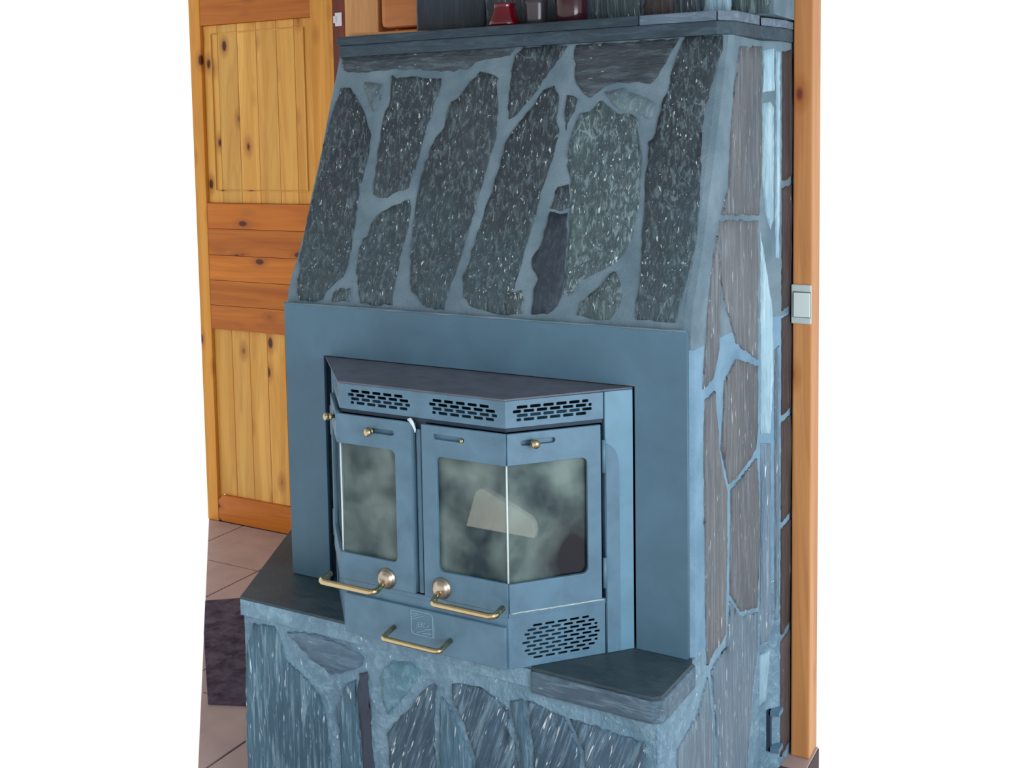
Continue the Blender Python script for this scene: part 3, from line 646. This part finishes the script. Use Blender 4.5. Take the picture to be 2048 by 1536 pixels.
# doors -------------------------------------------------------------
ZD0, ZD1, G0, G1 = .126, .5025, .187, .4365
OF = .009
def stove_door(sgn):
    dr = empty('stove_door', (.535, -.222, .3)); dr.parent = st; dr.matrix_parent_inverse = Matrix.Translation(-PL['stove_insert'])
    PL[dr.name] = Vector((.535, -.222, .3))
    dr['label'] = 'wide right door, glass bent round its corner' if sgn > 0 else 'left door mostly seen as its flat narrow pane'
    if sgn > 0: xe, xc, gx = .5555, .757+OF*.45, .592
    else: xe, xc, gx = .5295, .333-OF*.45, .486
    r = .013
    # flat part: C-shaped outline round the window
    def arc(cx, cy, a0, n=6): return [(cx+r*math.cos(math.radians(a0+90*k/n)), cy+r*math.sin(math.radians(a0+90*k/n))) for k in range(n+1)]
    sg = sgn
    def X(x): return xe+(x-xe)
    P = [(xe, ZD0), (xc, ZD0), (xc, G0)]
    if sg > 0: P += list(reversed([(gx+r-r*math.cos(math.radians(90*k/6)), G0+r-r*math.sin(math.radians(90*k/6))) for k in range(7)]))
    else: P += list(reversed([(gx-r+r*math.cos(math.radians(90*k/6)), G0+r-r*math.sin(math.radians(90*k/6))) for k in range(7)]))
    if sg > 0: P += [(gx+r-r*math.cos(math.radians(90*k/6)), G1-r+r*math.sin(math.radians(90*k/6))) for k in range(7)]
    else: P += [(gx-r+r*math.cos(math.radians(90*k/6)), G1-r+r*math.sin(math.radians(90*k/6))) for k in range(7)]
    P += [(xc, G1), (xc, ZD1), (xe, ZD1)]
    sl1 = rr(.585, .662, .4735, .4845, .0054, 4) if sg > 0 else rr(.410, .484, .4685, .4795, .0054, 4)
    th = .009
    a = panel_me([P, sl1], th, front(OF), 'steel_l', .0012)
    sE, gE = .2085, .177
    s0 = 0
    Q = [(s0, ZD0), (sE, ZD0), (sE, ZD1), (s0, ZD1), (s0, G1)]
    Q += [(gE-r+r*math.sin(math.radians(90*k/6)), G1-r+r*math.cos(math.radians(90*k/6))) for k in range(7)]
    Q += [(gE-r+r*math.cos(math.radians(90*k/6)), G0+r-r*math.sin(math.radians(90*k/6))) for k in range(7)]
    Q += [(s0, G0)]
    sl2 = rr(.030, .106, .476, .487, .0054, 4)
    b = panel_me([Q, sl2], th, facet(sgn, OF), 'steel_l', .0012)
    obj('door_frame', join([a, b]), dr)
    obj('slide_plate', panel_me([rr(sl1[0][0]-.01, sl1[0][0]+.09, .465, .49, .002, 2)], .002, front(OF-.0094), 'steel_l', .0003), dr)
    obj('slide_plate', panel_me([rr(.022, .114, .472, .491, .002, 2)], .002, facet(sgn, OF-.0094), 'steel_l', .0003), dr)
    # glass, bent in two planes with a bright seam
    if sgn > 0: ga = [(gx-.008, G0-.008), (xc-.002, G0-.008), (xc-.002, G1+.008), (gx-.008, G1+.008)]
    else: ga = [(xc+.002, G0-.008), (gx+.008, G0-.008), (gx+.008, G1+.008), (xc+.002, G1+.008)]
    gb = [(-.001, G0-.008), (gE+.008, G0-.008), (gE+.008, G1+.008), (-.001, G1+.008)]
    obj('glass_pane', panel_me([ga], .003, front(OF-.0105), 'glass', .0003), dr)
    obj('glass_pane', panel_me([gb], .003, facet(sgn, OF-.0105), 'glass', .0003), dr)
    cx = PR[0] if sgn > 0 else PF[0]
    bm = tube_bm([(cx+sgn*.001, PR[1]+.0005, G0-.006), (cx+sgn*.001, PR[1]+.0005, G1+.006)], .0020, 8)
    obj('glass_seam', mesh_bm(bm, 'rope', True), dr)
    # door back edge fillet (stepped return towards the centre post)
    if sgn < 0: box('door_return', (.5255, .533, -.2215, -.207, ZD0+.001, ZD1-.002), 'steel', dr, .001)
    # rosette
    rx, rz = (.600, .151) if sgn > 0 else (.457, .147)
    yy = PR[1]-OF
    bm = lathe_bm([(.0235, -.001), (.0238, .002), (.0215, .004), (.0205, .0075), (.017, .0125), (.011, .0165), (.006, .0178), (.0003, .018)], (rx, yy, rz), (0, -1, 0))
    obj('rosette', mesh_bm(bm, 'nickel', True), dr)
    yb = -.276
    def arcp(c, a0, a1, rad, n=7): return [(c[0]+rad*math.cos(math.radians(a0+(a1-a0)*k/n)), c[1]+rad*math.sin(math.radians(a0+(a1-a0)*k/n)), c[2]) for k in range(n+1)]
    x1, x2, xe2 = (.606, .757, .752) if sgn > 0 else (.458, .312, .309)
    zb = .139 if sgn > 0 else .134
    s = 1 if x2 > x1 else -1; rad = .013
    path = [(rx, yy-.010, rz-.004), (x1-s*.002, yb+.02, zb+.003)]
    for k in range(8):
        t = math.radians(90*k/7); path.append((x1+s*(rad-rad*math.cos(t)), yb+rad-rad*math.sin(t), zb))
    for k in range(8):
        t = math.radians(90*k/7); path.append((x2-s*(rad-rad*math.sin(t)), yb+rad-rad*math.cos(t), zb))
    path.append((x2, -.236, zb+.004))
    obj('handle', mesh_bm(tube_bm(path, [.0062]*2+[.0068]*(len(path)-2), 14), 'brass', True), dr)
    # slider knobs
    def knob(p, dirn):
        prof = [(.0040, 0), (.0040, .008), (.0075, .009), (.0082, .012), (.0070, .0145), (.0060, .0155), (.0088, .018), (.0095, .022), (.0082, .0265), (.004, .029), (.0003, .0295)]
        obj('slider_knob', mesh_bm(lathe_bm(prof, p, dirn, 18), 'brass', True), dr)
    f = facet(sgn, OF); nrm = f(0, 0, 1)-f(0, 0, 0)
    if sgn > 0: knob(f(.056, .4815, -.004), nrm)
    else:
        knob(Vector((.428, yy+.004, .474)), (0, -1, 0)); knob(f(.055, .4815, -.004), nrm)
        obj('slider_knob', mesh_bm(lathe_bm([(.0045, 0), (.0045, .002), (.002, .003), (.0003, .0032)], (.655, yy+.003, .4765), (0, -1, 0), 12), 'brass', True), dr)
    return dr
stove_door(-1); DR = stove_door(1)
# ash drawer
dw = empty('drawer', (.547, -.222, .045)); dw.parent = st; dw.matrix_parent_inverse = Matrix.Translation(-PL['stove_insert']); PL['drawer'] = Vector((.547, -.222, .045))
obj('drawer_front', panel_me([rr(.3375, .7535, .003, .0935, .003, 3)], .010, front(.009), 'steel_l', .0018), dw)
yd = PR[1]-.009
def uh(x1, x2, z, yb, r0, drop):
    s = 1; rad = .010; p = [(x1, yd+.002, z), (x1, yb+rad+.004, z-drop*.8)]
    for k in range(8):
        t = math.radians(90*k/7); p.append((x1+rad-rad*math.cos(t), yb+rad-rad*math.sin(t), z-drop))
    for k in range(8):
        t = math.radians(90*k/7); p.append((x2-rad+rad*math.sin(t), yb+rad-rad*math.cos(t), z-drop))
    p += [(x2, yb+rad+.004, z-drop*.8), (x2, yd+.002, z)]
    return tube_bm(p, r0, 12)
obj('handle', mesh_bm(uh(.473, .619, .040, -.270, .0058, .006), 'brass', True), dw)
# embossed maker's badge: rounded frame, slanting bars, small raised letters
em = empty('badge', (.545, yd, .058))
em.parent = dw; em.matrix_parent_inverse = Matrix.Translation(-PL['drawer']); 
bms = bmesh.new()
def bar(a, b, r=.0009):
    tube_bm([(a[0], yd-.0004, a[1]), (b[0], yd-.0004, b[1])], r, 6, bms)
bx0, bx1, bz0, bz1 = .519, .575, .036, .088
P = rr(bx0, bx1, bz0, bz1, .009, 5, (1, 0, 1, 0))
for i in range(len(P)):
    bar(P[i], P[(i+1) % len(P)], .0011)
bar((bx1+.003, bz0), (bx1+.003, bz1-.022), .0007)
bar((bx0, bz1-.009), (bx0+.018, bz1-.0045)); bar((bx0, bz1-.015), (bx0+.028, bz1-.004)); bar((bx0, bz1-.021), (bx0+.036, bz1-.006))
bar((bx0+.034, bz0+.014), (bx1-.003, bz0+.019), .0014); bar((bx0+.028, bz0+.005), (bx1-.005, bz0+.008), .0014)
bar((bx0+.014, bz0+.004), (bx0+.034, bz0+.012), .0009)
bpy.data.objects.remove(em)
obj('badge', mesh_bm(bms, 'badge_pale'), dw)
fc = bpy.data.curves.new('t', 'FONT'); fc.body = 'JERN'; fc.size = .015; fc.extrude = .0007; fc.align_x = 'CENTER'
to = bpy.data.objects.new('t', fc); C.objects.link(to); dg = bpy.context.evaluated_depsgraph_get()
tm = bpy.data.meshes.new_from_object(to.evaluated_get(dg)); bpy.data.objects.remove(to)
for v in tm.vertices: v.co = Vector((.549+v.co.x, yd-.0008-v.co.z, .0555+v.co.y+v.co.x*.12))
tm.materials.clear(); tm.materials.append(M['badge_pale'])
obj('badge_lettering', tm, dw)
# pale board leaning inside, seen through the glass
def tiltboard(a, b, c): return Vector((a+.025, -.135-c+(b-.3)*.25, b+.003))
pts = [(.590, .262), (.602, .325), (.606, .336), (.614, .343), (.626, .343), (.742, .300), (.752, .290), (.757, .276), (.757, .262)]
obj('board', panel_me([pts], .02, tiltboard, 'cream', .002), st, label='cream board leaning behind the glass')

# ================================================================== THINGS
# mantel ornaments
yM = .335
v1 = lathe_bm([(.026, 0), (.0385, .004), (.041, .010), (.037, .022), (.031, .038), (.0275, .050), (.027, .056), (.030, .062), (.028, .062), (.0255, .056), (.026, .045), (.001, .012)], (.462, yM, 1.3805), (0, 0, 1), 36)
obj('candle_glass', mesh_bm(v1, 'ruby', True), label='shiny ruby red flared glass at the left of the mantel ornaments', category='vase')
cup = [(.024, 0), (.027, .003), (.028, .02), (.029, .055), (.030, .075), (.028, .075), (.027, .05), (.001, .01)]
o = obj('tumbler', mesh_bm(lathe_bm(cup, (.548, yM+.01, 1.3805), (0, 0, 1), 32), 'smoke', True), label='smoky grey glass tumbler between the red glass and the maroon jar', category='glass')
jar = [(.036, 0), (.039, .004), (.040, .03), (.041, .07), (.038, .085), (.036, .085), (.036, .06), (.001, .01)]
o = obj('jar', mesh_bm(lathe_bm(jar, (.645, yM+.01, 1.3805), (0, 0, 1), 32), 'maroon', True), label='dark maroon glass jar, rightmost ornament on the mantel', category='jar')
# light switch on the right post
sw = empty('light_switch', (1.148, .6055, .68), label='pale grey plastic light switch on the right wooden post', category='light switch')
box('switch_plate', (1.1205, 1.170, .5965, .6055, .633, .731), 'switch', sw, .003)
box('rocker_surround', (1.126, 1.170, .5945, .597, .649, .714), 'switch_d', sw, .001)
box('rocker', (1.128, 1.1690, .590, .5968, .651, .712), 'rocker', sw, .0015)
# thin dark mottled patch on the tiles
dark_patch = [(-.93, .645), (-.62, .88), (-.235, .62), (-.235, .30), (-.03, -.13), (-.20, .02), (-.29, .155), (-.409, .102)]
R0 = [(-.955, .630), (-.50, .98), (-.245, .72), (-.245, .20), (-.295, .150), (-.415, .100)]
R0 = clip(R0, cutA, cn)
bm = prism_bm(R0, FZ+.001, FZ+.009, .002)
obj('floor_patch', mesh_bm(bm, 'dark_patch'), label='dark mottled grey-purple patch on the tiles beside the fireplace', category='mat')
